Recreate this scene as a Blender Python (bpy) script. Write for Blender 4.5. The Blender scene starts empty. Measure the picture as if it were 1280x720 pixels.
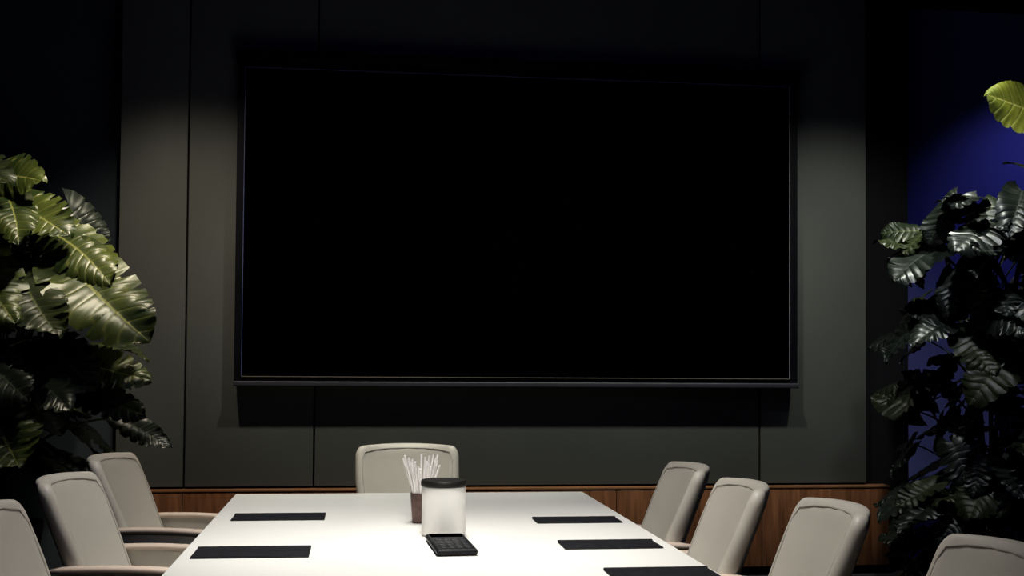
import bpy, bmesh, math, random
from mathutils import Vector, Matrix
scene = bpy.context.scene
scene.view_settings.view_transform = 'Standard'
scene.view_settings.gamma = 0.87
random.seed(7)

# ---------------------------------------------------------------- materials
def new_mat(name, col, rough=0.6, metal=0.0, spec=0.5):
    m = bpy.data.materials.new(name); m.use_nodes = True
    b = m.node_tree.nodes['Principled BSDF']
    b.inputs['Base Color'].default_value = (*col, 1)
    b.inputs['Roughness'].default_value = rough
    b.inputs['Metallic'].default_value = metal
    b.inputs['Specular IOR Level'].default_value = spec
    return m

def noisy(name, c1, c2, scale=20, stretch=(1,1,1), rough=0.6, bump=0.0, bscale=200, spec=0.5, detail=4):
    m = new_mat(name, c1, rough, 0, spec)
    nt = m.node_tree; N = nt.nodes; Lk = nt.links
    b = N['Principled BSDF']
    tc = N.new('ShaderNodeTexCoord'); mp = N.new('ShaderNodeMapping')
    mp.inputs['Scale'].default_value = stretch
    Lk.new(tc.outputs['Object'], mp.inputs['Vector'])
    n = N.new('ShaderNodeTexNoise'); n.inputs['Scale'].default_value = scale
    n.inputs['Detail'].default_value = detail
    Lk.new(mp.outputs[0], n.inputs['Vector'])
    r = N.new('ShaderNodeValToRGB')
    r.color_ramp.elements[0].position = 0.3; r.color_ramp.elements[0].color = (*c1, 1)
    r.color_ramp.elements[1].position = 0.7; r.color_ramp.elements[1].color = (*c2, 1)
    Lk.new(n.outputs['Fac'], r.inputs[0]); Lk.new(r.outputs[0], b.inputs['Base Color'])
    if bump:
        n2 = N.new('ShaderNodeTexNoise'); n2.inputs['Scale'].default_value = bscale
        Lk.new(tc.outputs['Object'], n2.inputs['Vector'])
        bp = N.new('ShaderNodeBump'); bp.inputs['Strength'].default_value = bump
        bp.inputs['Distance'].default_value = 0.002
        Lk.new(n2.outputs['Fac'], bp.inputs['Height']); Lk.new(bp.outputs[0], b.inputs['Normal'])
    return m

def leaf_mat(name, dark, light, vein, rough, spec=.5):
    m = new_mat(name, dark, rough, 0, spec)
    nt = m.node_tree; N = nt.nodes; Lk = nt.links; b = N['Principled BSDF']
    uv = N.new('ShaderNodeUVMap'); sep = N.new('ShaderNodeSeparateXYZ')
    Lk.new(uv.outputs[0], sep.inputs[0])
    def M(op, a, c=None):
        k = N.new('ShaderNodeMath'); k.operation = op
        for i, v in enumerate((a, c)):
            if v is None: continue
            if isinstance(v, (int, float)): k.inputs[i].default_value = v
            else: Lk.new(v, k.inputs[i])
        return k.outputs[0]
    s = M('MULTIPLY', M('ABSOLUTE', M('SUBTRACT', sep.outputs[0], 0.5)), 2.0)
    t = sep.outputs[1]
    ph = M('FRACT', M('ADD', M('SUBTRACT', M('MULTIPLY', t, 8.0), M('MULTIPLY', s, .5)), 5.0))
    d = M('MULTIPLY', M('ABSOLUTE', M('SUBTRACT', ph, 0.5)), 2.0)   # 1 at vein
    lat = M('POWER', d, 12.0)
    mid = M('GREATER_THAN', 0.04, s)
    v = M('MAXIMUM', M('MULTIPLY', lat, 0.6), mid)
    n = N.new('ShaderNodeTexNoise'); n.inputs['Scale'].default_value = 3.5
    tc = N.new('ShaderNodeTexCoord'); Lk.new(tc.outputs['Object'], n.inputs['Vector'])
    mx = N.new('ShaderNodeMix'); mx.data_type = 'RGBA'
    mx.inputs[6].default_value = (*dark, 1); mx.inputs[7].default_value = (*light, 1)
    r = N.new('ShaderNodeValToRGB'); r.color_ramp.elements[0].position = .38; r.color_ramp.elements[1].position = .62
    Lk.new(n.outputs['Fac'], r.inputs[0]); Lk.new(r.outputs[0], mx.inputs[0])
    m2 = N.new('ShaderNodeMix'); m2.data_type = 'RGBA'
    Lk.new(v, m2.inputs[0]); Lk.new(mx.outputs[2], m2.inputs[6]); m2.inputs[7].default_value = (*vein, 1)
    Lk.new(m2.outputs[2], b.inputs['Base Color'])
    bp = N.new('ShaderNodeBump'); bp.inputs['Strength'].default_value = 0.4; bp.inputs['Distance'].default_value = 0.008
    bp.invert = True
    Lk.new(M('POWER', d, 3.0), bp.inputs['Height']); Lk.new(bp.outputs[0], b.inputs['Normal'])
    return m

M_panel = noisy('panel_paint', (.088,.093,.086), (.100,.105,.097), 1.5, rough=.62, bump=.15, bscale=400, spec=.25)
M_dark = noisy('dark_paint', (.040,.050,.060), (.046,.056,.068), 2, rough=.8, spec=.1)
M_black = noisy('black_panel', (.006,.006,.008), (.009,.009,.011), 2, rough=.8, spec=.1)
M_blue = noisy('blue_paint', (.070,.078,.20), (.080,.088,.23), 1.2, rough=.7, spec=.2)
M_wood = noisy('walnut_veneer', (.11,.044,.019), (.24,.105,.048), 3, (14,14,1.0), rough=.42, spec=.4, detail=8)
M_woodcap = noisy('walnut_cap', (.20,.09,.042), (.28,.135,.06), 4, (1,10,10), rough=.4)
M_floor = noisy('carpet', (.018,.018,.020), (.03,.03,.033), 60, rough=.95, bump=.5, bscale=300, spec=.1)
M_ceil = noisy('ceiling_paint', (.02,.02,.023), (.025,.025,.028), 3, rough=.9, spec=.1)
M_side = noisy('side_wall_paint', (.03,.032,.036), (.036,.038,.042), 3, rough=.85, spec=.1)
M_table = noisy('white_laminate', (.78,.775,.745), (.82,.815,.785), 1.5, rough=.42, spec=.3)
M_tedge = noisy('table_edge', (.55,.54,.51), (.6,.59,.56), 3, rough=.5)
M_fab = noisy('beige_leather', (.58,.545,.485), (.63,.595,.53), 3, rough=.45, bump=.08, bscale=260, spec=.4)
M_arm = noisy('arm_leather', (.66,.54,.46), (.72,.60,.51), 6, rough=.45, bump=.1, bscale=260)
M_pipe = noisy('chair_piping', (.42,.395,.35), (.45,.42,.38), 6, rough=.6)
M_metal = new_mat('brushed_metal', (.45,.45,.46), .3, 1)
M_scr = new_mat('screen_black', (.0004,.0004,.0005), 1, 0, 0)
M_frame = noisy('screen_frame', (.003,.003,.005), (.005,.005,.008), 5, rough=.6, spec=.1)
M_bar = noisy('screen_bottom_bar', (.024,.024,.032), (.030,.030,.040), 5, rough=.5)
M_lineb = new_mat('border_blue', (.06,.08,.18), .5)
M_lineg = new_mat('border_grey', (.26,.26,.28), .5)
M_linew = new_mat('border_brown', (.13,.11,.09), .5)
M_pad = noisy('black_leather', (.010,.011,.014), (.018,.019,.023), 30, rough=.6, bump=.3, bscale=300, spec=.2)
M_ceramic = noisy('canister_ceramic', (.83,.815,.78), (.86,.845,.81), 5, rough=.6, spec=.3)
M_lid = new_mat('canister_lid', (.012,.011,.010), .5)
M_cup = noisy('brown_cup', (.06,.035,.030), (.18,.10,.08), 20, rough=.25)
M_straw = noisy('paper_straw', (.80,.77,.76), (.92,.89,.88), 40, rough=.5)
M_dev = new_mat('remote_plastic', (.008,.009,.011), .5, 0, .3)
M_btn = new_mat('remote_buttons', (.030,.031,.036), .5)
M_pot = noisy('planter_stone', (.02,.02,.022), (.035,.035,.037), 10, rough=.7)
M_soil = noisy('soil', (.015,.01,.007), (.03,.02,.013), 40, rough=1)
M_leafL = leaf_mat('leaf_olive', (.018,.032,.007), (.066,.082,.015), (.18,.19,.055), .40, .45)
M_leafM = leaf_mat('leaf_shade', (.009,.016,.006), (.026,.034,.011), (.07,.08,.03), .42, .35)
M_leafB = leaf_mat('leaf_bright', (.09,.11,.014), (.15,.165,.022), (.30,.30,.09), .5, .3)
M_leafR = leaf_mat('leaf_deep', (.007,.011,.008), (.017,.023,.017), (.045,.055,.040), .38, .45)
M_stem = noisy('stem_green', (.06,.075,.02), (.10,.11,.035), 10, rough=.5)
M_stemD = noisy('stem_dark', (.018,.024,.014), (.035,.042,.025), 10, rough=.5)

# ---------------------------------------------------------------- mesh builder
class MB:
    def __init__(s):
        s.bm = bmesh.new(); s.uv = s.bm.loops.layers.uv.new('UVMap'); s.mats = []
    def mi(s, m):
        if m not in s.mats: s.mats.append(m)
        return s.mats.index(m)
    def merge(s, t, mat, M=None):
        idx = s.mi(mat)
        if M is not None: bmesh.ops.transform(t, matrix=M, verts=t.verts)
        vm = {}
        for v in t.verts: vm[v] = s.bm.verts.new(v.co)
        for f in t.faces:
            try:
                nf = s.bm.faces.new([vm[v] for v in f.verts]); nf.material_index = idx; nf.smooth = True
            except ValueError: pass
        t.free()
    def box(s, lo, hi, mat, bev=0.0, M=None, seg=3):
        t = bmesh.new(); bmesh.ops.create_cube(t, size=1)
        c = [(a+b)/2 for a, b in zip(lo, hi)]; d = [abs(b-a) for a, b in zip(lo, hi)]
        bmesh.ops.transform(t, matrix=Matrix.Translation(c) @ Matrix.Diagonal((*d, 1)), verts=t.verts)
        if bev: bmesh.ops.bevel(t, geom=t.edges[:], offset=bev, segments=seg, profile=.5, affect='EDGES')
        s.merge(t, mat, M)
    def lathe(s, prof, mat, c=(0,0,0), n=40):
        t = bmesh.new(); rings = []
        for r, z in prof:
            rings.append([t.verts.new((c[0]+r*math.cos(2*math.pi*i/n), c[1]+r*math.sin(2*math.pi*i/n), c[2]+z)) for i in range(n)])
        for a, b in zip(rings, rings[1:]):
            for i in range(n): t.faces.new((a[i], a[(i+1)%n], b[(i+1)%n], b[i]))
        t.faces.new(rings[0][::-1]); t.faces.new(rings[-1])
        s.merge(t, mat)
    def tube(s, pts, rad, mat, n=8):
        t = bmesh.new(); rings = []; pts = [Vector(p) for p in pts]
        for k, p in enumerate(pts):
            d = (pts[min(k+1, len(pts)-1)]-pts[max(k-1, 0)]).normalized()
            a = d.cross(Vector((.3,.1,1)) if abs(d.z) < .9 else Vector((1,0,0))).normalized(); b = d.cross(a)
            r = rad[k] if isinstance(rad, (list, tuple)) else rad
            rings.append([t.verts.new(p+a*r*math.cos(2*math.pi*i/n)+b*r*math.sin(2*math.pi*i/n)) for i in range(n)])
        for a, b in zip(rings, rings[1:]):
            for i in range(n): t.faces.new((a[i], a[(i+1)%n], b[(i+1)%n], b[i]))
        t.faces.new(rings[0][::-1]); t.faces.new(rings[-1])
        s.merge(t, mat)
    def loft(s, rings, mat, M=None):
        t = bmesh.new(); R = [[t.verts.new(p) for p in r] for r in rings]; n = len(R[0])
        for a, b in zip(R, R[1:]):
            for i in range(n): t.faces.new((a[i], a[(i+1)%n], b[(i+1)%n], b[i]))
        t.faces.new(R[0][::-1]); t.faces.new(R[-1])
        s.merge(t, mat, M)
    def leaf(s, base, d, hint, L, W, droop, mat, wav=1.0, split=0.0, K=8):
        """broad heart-shaped leaf with pinnate ribs and (split>0) deep edge cuts between the ribs"""
        d = Vector(d).normalized(); h = Vector(hint); n = (h-h.dot(d)*d).normalized(); r = d.cross(n)
        base = Vector(base); idx = s.mi(mat); NT, NU = 56, 6; g = []
        ph = random.random()*6.28; side = random.uniform(-.18, .18); curl = random.uniform(.05,.5); tw = random.uniform(-.25,.25)
        cut = [[random.uniform(.2,1) for _ in range(K+1)] for _ in range(2)]
        for i in range(NT+1):
            t = i/NT; row = []
            w0 = W/2*(max(0, math.sin(math.pi*min(1, t**.58)))**.60)
            if i == NT: w0 = 0.002
            if i == 0: w0 = W*.22
            fr = (t*K) % 1; gap = max(0, 1-abs(fr-.5)/.2)
            for j in range(-NU, NU+1):
                u = j/NU; a = abs(u); w = w0
                if split and .10 < t < .93:
                    w = w0*(1-split*gap*cut[0 if u < 0 else 1][int(t*K)])
                y = t*L - .30*L*(a**1.4)*(1-t)**4 + .38*a*(1-t)*t*L
                z = .20*a*w - droop*L*t*t - curl*w*a*a + wav*.006*L*math.cos(2*math.pi*(t*K-a*.5))*a + wav*.035*L*math.sin(ph+t*7+u*2.2)*a*a + tw*u*w*t
                x = u*w + side*L*t*t
                row.append(s.bm.verts.new(base+d*y+r*x+n*z))
            g.append(row)
        for i in range(NT):
            for j in range(2*NU):
                f = s.bm.faces.new((g[i][j], g[i][j+1], g[i+1][j+1], g[i+1][j])); f.smooth = True; f.material_index = idx
                for lp, (a, b) in zip(f.loops, ((i, j), (i, j+1), (i+1, j+1), (i+1, j))):
                    lp[s.uv].uv = (b/(2*NU), a/NT)
    def done(s, name, sharp=40, loc=(0,0,0), rot=0, recalc=True):
        if recalc: bmesh.ops.recalc_face_normals(s.bm, faces=s.bm.faces)
        me = bpy.data.meshes.new(name); s.bm.to_mesh(me); s.bm.free()
        for m in s.mats: me.materials.append(m)
        me.set_sharp_from_angle(angle=math.radians(sharp))
        o = bpy.data.objects.new(name, me); scene.collection.objects.link(o)
        o.location = loc; o.rotation_euler = (0, 0, rot)
        return o

def simple_box(name, lo, hi, mat):
    b = MB(); b.box(lo, hi, mat); return b.done(name)

# ---------------------------------------------------------------- room
CZ = 4.0
simple_box('floor', (-3.5,-1.6,-.1), (5.8,8.5,0), M_floor)
simple_box('ceiling', (-3.5,-1.6,CZ), (5.8,8.5,CZ+.1), M_ceil)
simple_box('wall_left', (-3.5,-1.5,0), (-3.4,8.4,CZ), M_side)
simple_box('wall_right', (5.6,-1.5,0), (5.7,8.4,CZ), M_side)
simple_box('wall_rear', (-3.4,-1.6,0), (5.6,-1.5,CZ), M_side)
simple_box('wall_front', (-3.4,8.3,0), (5.6,8.4,CZ), M_blue)
b = MB()
b.box((-1.5,7.75,0), (3.38,8.3,CZ), M_black)
b.box((3.38,7.77,0), (3.705,8.3,CZ), M_black)
b.box((-3.4,7.95,0), (-1.5,8.3,CZ), M_dark)
xs = [-1.5,-1.08,-.281,2.635,3.38]
for x0, x1 in zip(xs, xs[1:]):
    b.box((x0+.006,7.70,.60), (x1-.006,7.755,CZ), M_panel, .003, seg=2)
b.done('wall_panelling', 30)
b = MB()
ws = [-1.5,-1.08,-.281,.69,1.66,2.635,3.515]
for x0, x1 in zip(ws, ws[1:]):
    b.box((x0+.002,7.655,.06), (x1-.002,7.75,.572), M_wood, .002, seg=2)
b.box((-1.5,7.65,.572), (3.515,7.75,.587), M_woodcap, .003, seg=2)
b.box((-1.5,7.68,0), (3.515,7.75,.06), M_black)
b.done('trim_wainscot', 30)

# ---------------------------------------------------------------- projection screen
b = MB()
X0, X1, Z0, Z1 = -.727, 2.800, 1.290, 3.222
b.box((X0-.045,7.590,Z0-.05), (X1+.055,7.66,Z1+.06), M_frame, .004)
b.box((X0-.055,7.54,Z1+.035), (X1+.06,7.67,Z1+.105), M_frame, .008)
b.box((X0-.045,7.560,Z0-.058), (X1+.055,7.66,Z0-.026), M_bar, .006)
b.box((X0,7.584,Z0), (X1,7.60,Z1), M_scr)
w = .005
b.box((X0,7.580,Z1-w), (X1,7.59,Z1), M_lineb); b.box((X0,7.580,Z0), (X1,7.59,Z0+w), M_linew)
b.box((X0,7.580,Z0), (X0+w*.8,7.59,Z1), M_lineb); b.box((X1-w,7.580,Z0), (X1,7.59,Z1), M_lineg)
for x in (X0+.5, X1-.5):
    for z in (Z0+.3, Z1-.3): b.box((x-.05,7.655,z-.05), (x+.05,7.699,z+.05), M_frame)
b.done('projection_screen', 30)

# ---------------------------------------------------------------- table
b = MB()
b.box((-.589,1.95,.715), (1.115,5.94,.75), M_table, .006)
b.box((-.54,2.0,.69), (1.065,5.89,.716), M_tedge)
for y in (2.9,4.9):
    b.box((.02,y-.06,.03), (.50,y+.06,.69), M_tedge, .01); b.box((-.10,y-.2,0), (.62,y+.2,.03), M_metal, .006)
b.done('conference_table', 30)

# ---------------------------------------------------------------- chairs
def rr(w, th, yb, z, wrap, n=10):
    """closed ring, curved rounded slab cross-section (local x width, y depth)"""
    pts = []; r = th/2
    def c(u): return yb + wrap*(abs(u)**2.2)
    for k in range(n*2+1):
        u = -1+k/n; pts.append((u*(w-r), c(u)+r, z))
    for k in range(1, 6):
        a = math.pi/2-math.pi*k/6; pts.append(((w-r)+r*math.cos(a), c(1)+r*math.sin(a), z))
    for k in range(n*2+1):
        u = 1-k/n; pts.append((u*(w-r), c(u)-r, z))
    for k in range(1, 6):
        a = -math.pi/2-math.pi*k/6; pts.append((-(w-r)+r*math.cos(a), c(1)+r*math.sin(a), z))
    return pts

def chair(name, x, y, rot):
    b = MB()
    def prof(h):   # h 0..1 -> y,z,half width,thickness
        yy = -.165-.215*(h**1.15); z = .36+.59*h
        return yy, z, .225+.047*min(1, h*1.4), .095-.035*h
    rings = []
    hs = [0,.03,.1,.2,.3,.4,.5,.6,.7,.8,.90]
    for h in hs:
        yy, z, w, th = prof(h)
        if h == 0: w -= .02; th *= .5
        rings.append(rr(w, th, yy, z, .065))
    for k in range(1, 7):      # rounded top corners
        a = math.pi/2*k/6; h = .90+.10*math.sin(a)
        yy, z, w, th = prof(h)
        w = w-.042*(1-math.cos(a)); th = max(.008, th*(math.cos(a)**.45 if k < 6 else .15))
        R = rr(w, th, yy, z, .065)
        R = [(p[0], p[1], p[2]+.008*(1-(p[0]/w)**2)) for p in R]
        rings.append(R)
    b.loft(rings, M_fab)
    # piping: seam between inner cushion and outer shell, both sides and over the top
    path = []
    for h in [.08,.2,.35,.5,.65,.78,.88]:
        yy, z, w, th = prof(h); path.append((-(w-.5*th-.004), yy+.062+th/2-.001, z))
    path2 = [(-p[0], p[1], p[2]) for p in path][::-1]
    yy, z, w, th = prof(.965)
    top = [(u*(w-.05), yy+.065*abs(u)**2.2+th/2-.003, z+.006*(1-u*u)-.012*u**6) for u in (-1,-.75,-.4,0,.4,.75,1)]
    b.tube(path+top+path2, .0028, M_pipe, 6)
    # seat cushion
    rings = []
    for z, g in ((.385,.03),(.392,.008),(.41,0),(.445,0),(.462,.012),(.468,.05)):
        R = []
        for k in range(48):
            a = 2*math.pi*k/48; e = .32
            cx_ = math.copysign(abs(math.cos(a))**e, math.cos(a)); sy = math.copysign(abs(math.sin(a))**e, math.sin(a))
            R.append((cx_*(.235-g), .045+sy*(.225-g), z+(.008*(1-cx_*cx_) if z > .44 else 0)))
        rings.append(R)
    b.loft(rings, M_fab)
    # arms with enclosed side panels
    for sgn in (-1, 1):
        rings = []
        for k in range(11):
            t = k/10; yy = -.235+t*.46
            top = .632+.010*math.sin(t*3.1)-.006*t; bot = .395+.02*t; xo = sgn*(.262-.012*t*t)
            if k == 10: bot += .03; top -= .006
            hw = .014
            rings.append([(xo-hw, yy, bot), (xo+hw, yy, bot), (xo+hw, yy, top), (xo-hw, yy, top)])
        b.loft(rings, M_fab)
        rings = []
        for k in range(13):
            t = k/12; yy = -.27+t*.515; z = .640+.010*math.sin(t*3.1)-.006*t; xo = sgn*(.264-.012*t*t)
            hw = .028; hh = .014
            if k in (0, 12): hw *= .7; hh *= .6
            rings.append([(xo+hw*math.cos(a), yy, z+hh*math.copysign(abs(math.sin(a))**.7, math.sin(a))) for a in [2*math.pi*q/12 for q in range(12)]])
        b.loft(rings, M_arm)
    # swivel base
    b.lathe([(.09,.36),(.09,.385)], M_metal, (0,.03,0), 24)
    b.lathe([(.026,.06),(.026,.20),(.020,.20),(.020,.365)], M_metal, (0,.03,0), 20)
    for k in range(4):
        a = math.pi/4+math.pi/2*k
        b.tube([(0,.03,.085), (.12*math.cos(a),.03+.12*math.sin(a),.075), (.25*math.cos(a),.03+.25*math.sin(a),.030)], [.020,.017,.011], M_metal, 10)
        b.lathe([(.018,0),(.022,.004),(.022,.016),(.012,.022)], M_pad, (.25*math.cos(a),.03+.25*math.sin(a),0), 16)
    return b.done(name, 50, (x, y, 0), rot)

r90 = math.pi/2
for i, (x, y, rot) in enumerate([
    (.255,6.07,math.pi),
    (-.82,5.70,-r90-.14), (-.79,4.72,-r90-.12), (-.815,3.78,-r90-.08), (-.80,2.86,-r90),
    (1.11,5.13,r90-.02), (1.115,4.39,r90-.04), (1.195,3.70,r90-.03), (1.28,2.84,r90-.02)]):
    chair('conference_chair', x, y, rot)

# ---------------------------------------------------------------- things on the table
def pad(x0, x1, y0, y1):
    b = MB()
    b.box((x0,y0,.750), (x1,y1,.755), M_pad, .002)
    b.box((x0+.004,y0+.004,.755), (x1-.004,y1-.004,.757), M_pad, .0008)
    b.box((x0,y1-.012,.750), (x1,y1,.759), M_pad, .003)
    b.done('leather_desk_pad', 30)
pad(-.510,-.135,4.96,5.14); pad(-.545,-.160,4.04,4.25)
pad(.715,1.065,4.79,4.94); pad(.715,1.065,4.13,4.30); pad(.765,1.10,3.48,3.72); pad(-.54,-.17,3.18,3.40)

b = MB()
b.lathe([(.070,0),(.080,.004),(.082,.015),(.082,.180),(.080,.184)], M_ceramic, (.318,4.51,.75), 56)
b.lathe([(.080,.183),(.085,.185),(.086,.190),(.086,.201),(.082,.207),(.05,.2095)], M_lid, (.318,4.51,.75), 56)
b.done('lidded_canister', 40)

b = MB()
cx, cy = .252, 4.86
b.lathe([(.030,0),(.036,.004),(.044,.115),(.044,.12),(.039,.12),(.033,.012)], M_cup, (cx,cy,.75), 32)
for k in range(34):
    a = random.random()*6.28; r0 = random.uniform(0,.024); r1 = r0+random.uniform(.01,.055)
    zt = random.uniform(.20,.262)
    p0 = Vector((cx+r0*.6*math.cos(a), cy+r0*.6*math.sin(a), .764))
    p1 = Vector((cx+min(r1,.036)*math.cos(a), cy+min(r1,.036)*math.sin(a), .87))
    p2 = p0+(p1-p0)*(zt/.106)
    b.tube([p0,p1,p2], .0042, M_straw, 7)
b.done('cup_of_straws', 40)

b = MB()
Mx = Matrix.Translation((.322,4.205,.752)) @ Matrix.Rotation(.05,4,'Z')
b.box((-.07,-.185,0), (.07,.185,.022), M_dev, .010, Mx, 4)
b.box((-.058,.095,.021), (.058,.168,.0235), M_scr, .001, Mx)
for i in range(4):
    for j in range(7):
        x = -.042+i*.028; y = -.155+j*.034
        b.box((x-.009,y-.010,.020), (x+.009,y+.010,.0245), M_btn, .002, Mx, 2)
b.done('conference_remote', 40)

# ---------------------------------------------------------------- plants
def bez(p0, p1, p2, n=9):
    return [p0*(1-t)**2+p1*2*t*(1-t)+p2*t*t for t in [i/n for i in range(n+1)]]

def planter(b, c, r, h):
    b.lathe([(r*.72,0),(r*.76,.01),(r,h-.03),(r,h),(r*.93,h),(r*.92,h-.05)], M_pot, (c[0],c[1],0), 40)
    b.lathe([(r*.92,h-.06),(r*.9,h-.045)], M_soil, (c[0],c[1],0), 30)

# left: big-leaved monstera (world coordinates)
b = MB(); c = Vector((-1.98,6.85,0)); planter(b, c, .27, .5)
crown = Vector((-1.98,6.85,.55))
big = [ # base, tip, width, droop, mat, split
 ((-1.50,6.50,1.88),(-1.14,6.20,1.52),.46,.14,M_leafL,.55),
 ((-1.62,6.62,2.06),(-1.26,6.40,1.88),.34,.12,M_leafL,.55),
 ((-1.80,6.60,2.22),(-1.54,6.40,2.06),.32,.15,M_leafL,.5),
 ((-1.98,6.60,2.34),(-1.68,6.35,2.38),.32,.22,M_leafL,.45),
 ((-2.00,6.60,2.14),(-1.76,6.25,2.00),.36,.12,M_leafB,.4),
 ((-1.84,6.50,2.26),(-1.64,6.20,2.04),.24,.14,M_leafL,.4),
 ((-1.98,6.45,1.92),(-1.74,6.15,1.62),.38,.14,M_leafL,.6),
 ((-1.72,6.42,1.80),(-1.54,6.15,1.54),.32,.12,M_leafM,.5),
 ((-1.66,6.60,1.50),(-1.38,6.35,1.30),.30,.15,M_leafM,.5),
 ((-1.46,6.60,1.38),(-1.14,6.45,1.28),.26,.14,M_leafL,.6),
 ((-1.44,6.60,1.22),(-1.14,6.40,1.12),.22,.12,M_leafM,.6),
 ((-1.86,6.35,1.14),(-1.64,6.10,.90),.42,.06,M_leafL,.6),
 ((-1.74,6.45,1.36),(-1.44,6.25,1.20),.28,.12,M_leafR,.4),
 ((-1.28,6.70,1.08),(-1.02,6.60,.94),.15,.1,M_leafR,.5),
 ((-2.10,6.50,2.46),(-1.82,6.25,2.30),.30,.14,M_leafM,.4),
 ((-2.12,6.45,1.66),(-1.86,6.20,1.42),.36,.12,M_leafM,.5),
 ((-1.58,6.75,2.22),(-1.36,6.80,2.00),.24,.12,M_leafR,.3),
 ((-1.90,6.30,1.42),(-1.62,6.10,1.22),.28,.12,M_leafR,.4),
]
for p, q, W, dr, mt, sp in big:
    p = Vector(p); q = Vector(q); d = q-p
    mid = (crown+p)/2+Vector(((p.x-crown.x)*-.25,0,.25))
    b.tube(bez(crown, mid, p), [.011-.0006*i for i in range(10)], M_stem, 7)
    b.leaf(p, d, (.25,-1,.38), d.length*1.05, W, dr, mt, 1.6, sp)
for k in range(90):
    a = random.uniform(0, 6.28); h = random.uniform(.75,2.22); R = random.uniform(.15,.55)*(1-.35*abs(h-1.5))
    out = Vector((math.cos(a), math.sin(a), 0)); p = Vector((c.x,c.y,0))+out*R+Vector((0,.05,h))
    d = out+Vector((random.uniform(-.4,.4),random.uniform(-.4,.4),random.uniform(-.9,.15)))
    L = random.uniform(.22,.36)
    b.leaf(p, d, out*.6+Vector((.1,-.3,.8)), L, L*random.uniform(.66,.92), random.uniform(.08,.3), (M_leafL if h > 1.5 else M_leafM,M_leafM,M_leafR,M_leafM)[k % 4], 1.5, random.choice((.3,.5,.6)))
    if k % 2 == 0: b.tube(bez(crown, (crown+p)/2+Vector((0,0,.2)), p), .006, M_stemD, 6)
b.done('monstera_plant', 180, recalc=False)

# right: dense dark monstera
b = MB(); c = Vector((3.62,6.55,0)); planter(b, c, .30, .45)
crown = Vector((3.62,6.55,.45))
for k in range(5):
    a = k*1.256; top = Vector((3.62+.25*math.cos(a),6.55+.25*math.sin(a),2.1))
    b.tube(bez(crown, Vector((3.62+.1*math.cos(a),6.55,1.3)), top), .014, M_stemD, 8)
for k in range(190):
    a = random.uniform(0, 6.28) if k % 3 else random.uniform(3.3, 5.6)
    h = random.uniform(.2,2.36)
    Rm = .60 if h < 2.0 else .60-.3*(h-2.0)
    R = Rm*random.uniform(.25,1)**.6
    out = Vector((math.cos(a), math.sin(a), 0)); p = Vector((c.x,c.y,0))+out*R*.80+Vector((0,0,h))
    d = out*.8+Vector((random.uniform(-.8,.8),random.uniform(-.5,.5),random.uniform(-.9,.35)))
    L = random.uniform(.20,.36)
    hint = out*.5+Vector((-.2,-.25,random.uniform(.5,1.0)))
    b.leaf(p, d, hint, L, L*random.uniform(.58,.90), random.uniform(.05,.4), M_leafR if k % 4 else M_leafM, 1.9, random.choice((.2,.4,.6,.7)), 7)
    if k % 2 == 0:
        core = Vector((c.x+(p.x-c.x)*.2, c.y+(p.y-c.y)*.2, max(.45, h-.25)))
        b.tube(bez(core, (core+p)/2+Vector((0,0,.08)), p, 6), .005, M_stemD, 6)
# tall bright leaf
tp = Vector((3.86,6.25,2.76))
b.tube(bez(Vector((3.68,6.5,2.0)), Vector((3.95,6.35,2.45)), tp), .009, M_stem, 8)
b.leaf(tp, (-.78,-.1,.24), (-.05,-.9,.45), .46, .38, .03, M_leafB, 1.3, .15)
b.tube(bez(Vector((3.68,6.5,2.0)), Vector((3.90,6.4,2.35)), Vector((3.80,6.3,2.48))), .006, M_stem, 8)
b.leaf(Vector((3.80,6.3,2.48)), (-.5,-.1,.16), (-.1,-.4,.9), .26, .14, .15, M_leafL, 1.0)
b.done('monstera_plant', 180, recalc=False)

# ---------------------------------------------------------------- lights
def spot(name, loc, target, power, col, angle, blend=1.0, rad=.06, fixture=True):
    l = bpy.data.lights.new(name, 'SPOT'); l.energy = power; l.color = col
    l.spot_size = math.radians(angle); l.spot_blend = blend; l.shadow_soft_size = rad
    o = bpy.data.objects.new(name, l); scene.collection.objects.link(o)
    o.location = loc; o.rotation_euler = (Vector(target)-Vector(loc)).to_track_quat('-Z','Y').to_euler()
    if fixture:
        f = MB(); f.lathe([(.05,CZ-.004-loc[2]),(.075,CZ-.004-loc[2]),(.07,CZ-.012-loc[2]),(.052,CZ-.012-loc[2])], M_frame, (0,0,0), 28)
        f.done('ceiling_downlight', 40, loc)
warm = (1,.87,.70)
neu = (1,.97,.91)
zc = CZ-.06
for x in (-1.05, .35, 1.75, 3.15):
    spot('wall_spot', (x,6.15,zc), (x,7.7,.15), 270, warm if x < 0 else (.98,1,.90), 76)
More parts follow.
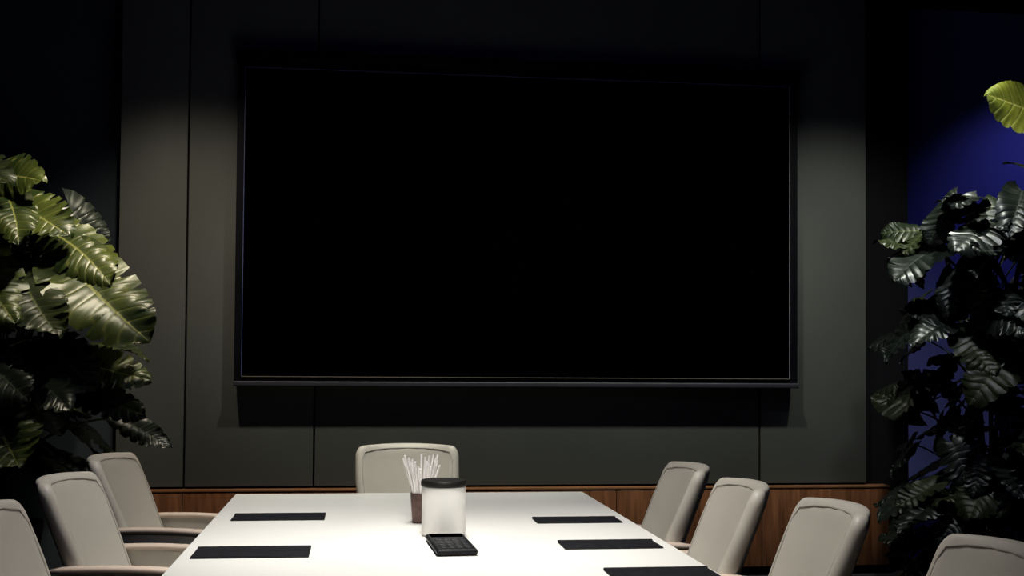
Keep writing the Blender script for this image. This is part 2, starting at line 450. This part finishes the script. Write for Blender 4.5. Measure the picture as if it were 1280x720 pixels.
spot('table_spot', (.26,1.3,zc), (.28,4.2,.75), 430, neu, 36, 1.0, .15)  # added fill from the camera side, brightens canister and head chair fronts
for y in (3.5,5.0):
    spot('table_spot', (.26,y,zc), (.26,y,.75), 250, neu, 60, 1.0, .15)
for x, y in ((-1.4,4.6),(1.9,4.0)):
    spot('chair_spot', (x*.25+.2,y,zc), (x*.75+.05,y+.1,.7), 220, neu, 62, 1.0, .12)
spot('plant_spot', (-.75,5.6,zc), (-1.55,6.55,2.0), 190, (1,.95,.72), 38, .9, .06)
spot('plant_spot', (2.7,5.2,zc), (3.6,6.5,1.3), 130, (.92,.96,1), 50, .9, .06)
spot('plant_spot', (3.4,5.9,zc), (3.65,6.2,2.85), 14, (1,.95,.6), 34, .8, .05)
spot('blue_spot', (5.3,7.3,zc), (4.8,8.3,2.2), 100, (.30,.31,1), 66, 1.0, .05)
# added dim blue fill under the ceiling, tints the screen's shadow; no fixture
l = bpy.data.lights.new('blue_fill', 'AREA'); l.shape = 'RECTANGLE'; l.size = 6; l.size_y = .5; l.energy = 9; l.color = (.22,.28,1)
o = bpy.data.objects.new('blue_fill', l); scene.collection.objects.link(o)
o.location = (1,3.0,3.9); o.rotation_euler = (Vector((1,7.7,1.8))-Vector(o.location)).to_track_quat('-Z','Y').to_euler()
w = bpy.data.worlds.new('World'); scene.world = w; w.use_nodes = True
w.node_tree.nodes['Background'].inputs[0].default_value = (.25,.3,.5,1)
w.node_tree.nodes['Background'].inputs[1].default_value = .02

# ---------------------------------------------------------------- camera
cam = bpy.data.cameras.new('Camera'); co = bpy.data.objects.new('Camera', cam); scene.collection.objects.link(co)
cam.sensor_width = 36; cam.lens = 1500/1280*36; cam.shift_y = 44.5/1280
th, ph = math.radians(7.22), math.radians(1.70)
F = Vector((math.sin(th)*math.cos(ph), math.cos(th)*math.cos(ph), math.sin(ph)))
q = F.to_track_quat('-Z','Y')
co.rotation_euler = (q.to_matrix() @ Matrix.Rotation(math.radians(.40),3,'Z')).to_euler()
co.location = (0,0,1.41)
cam.clip_start = .05
scene.camera = co
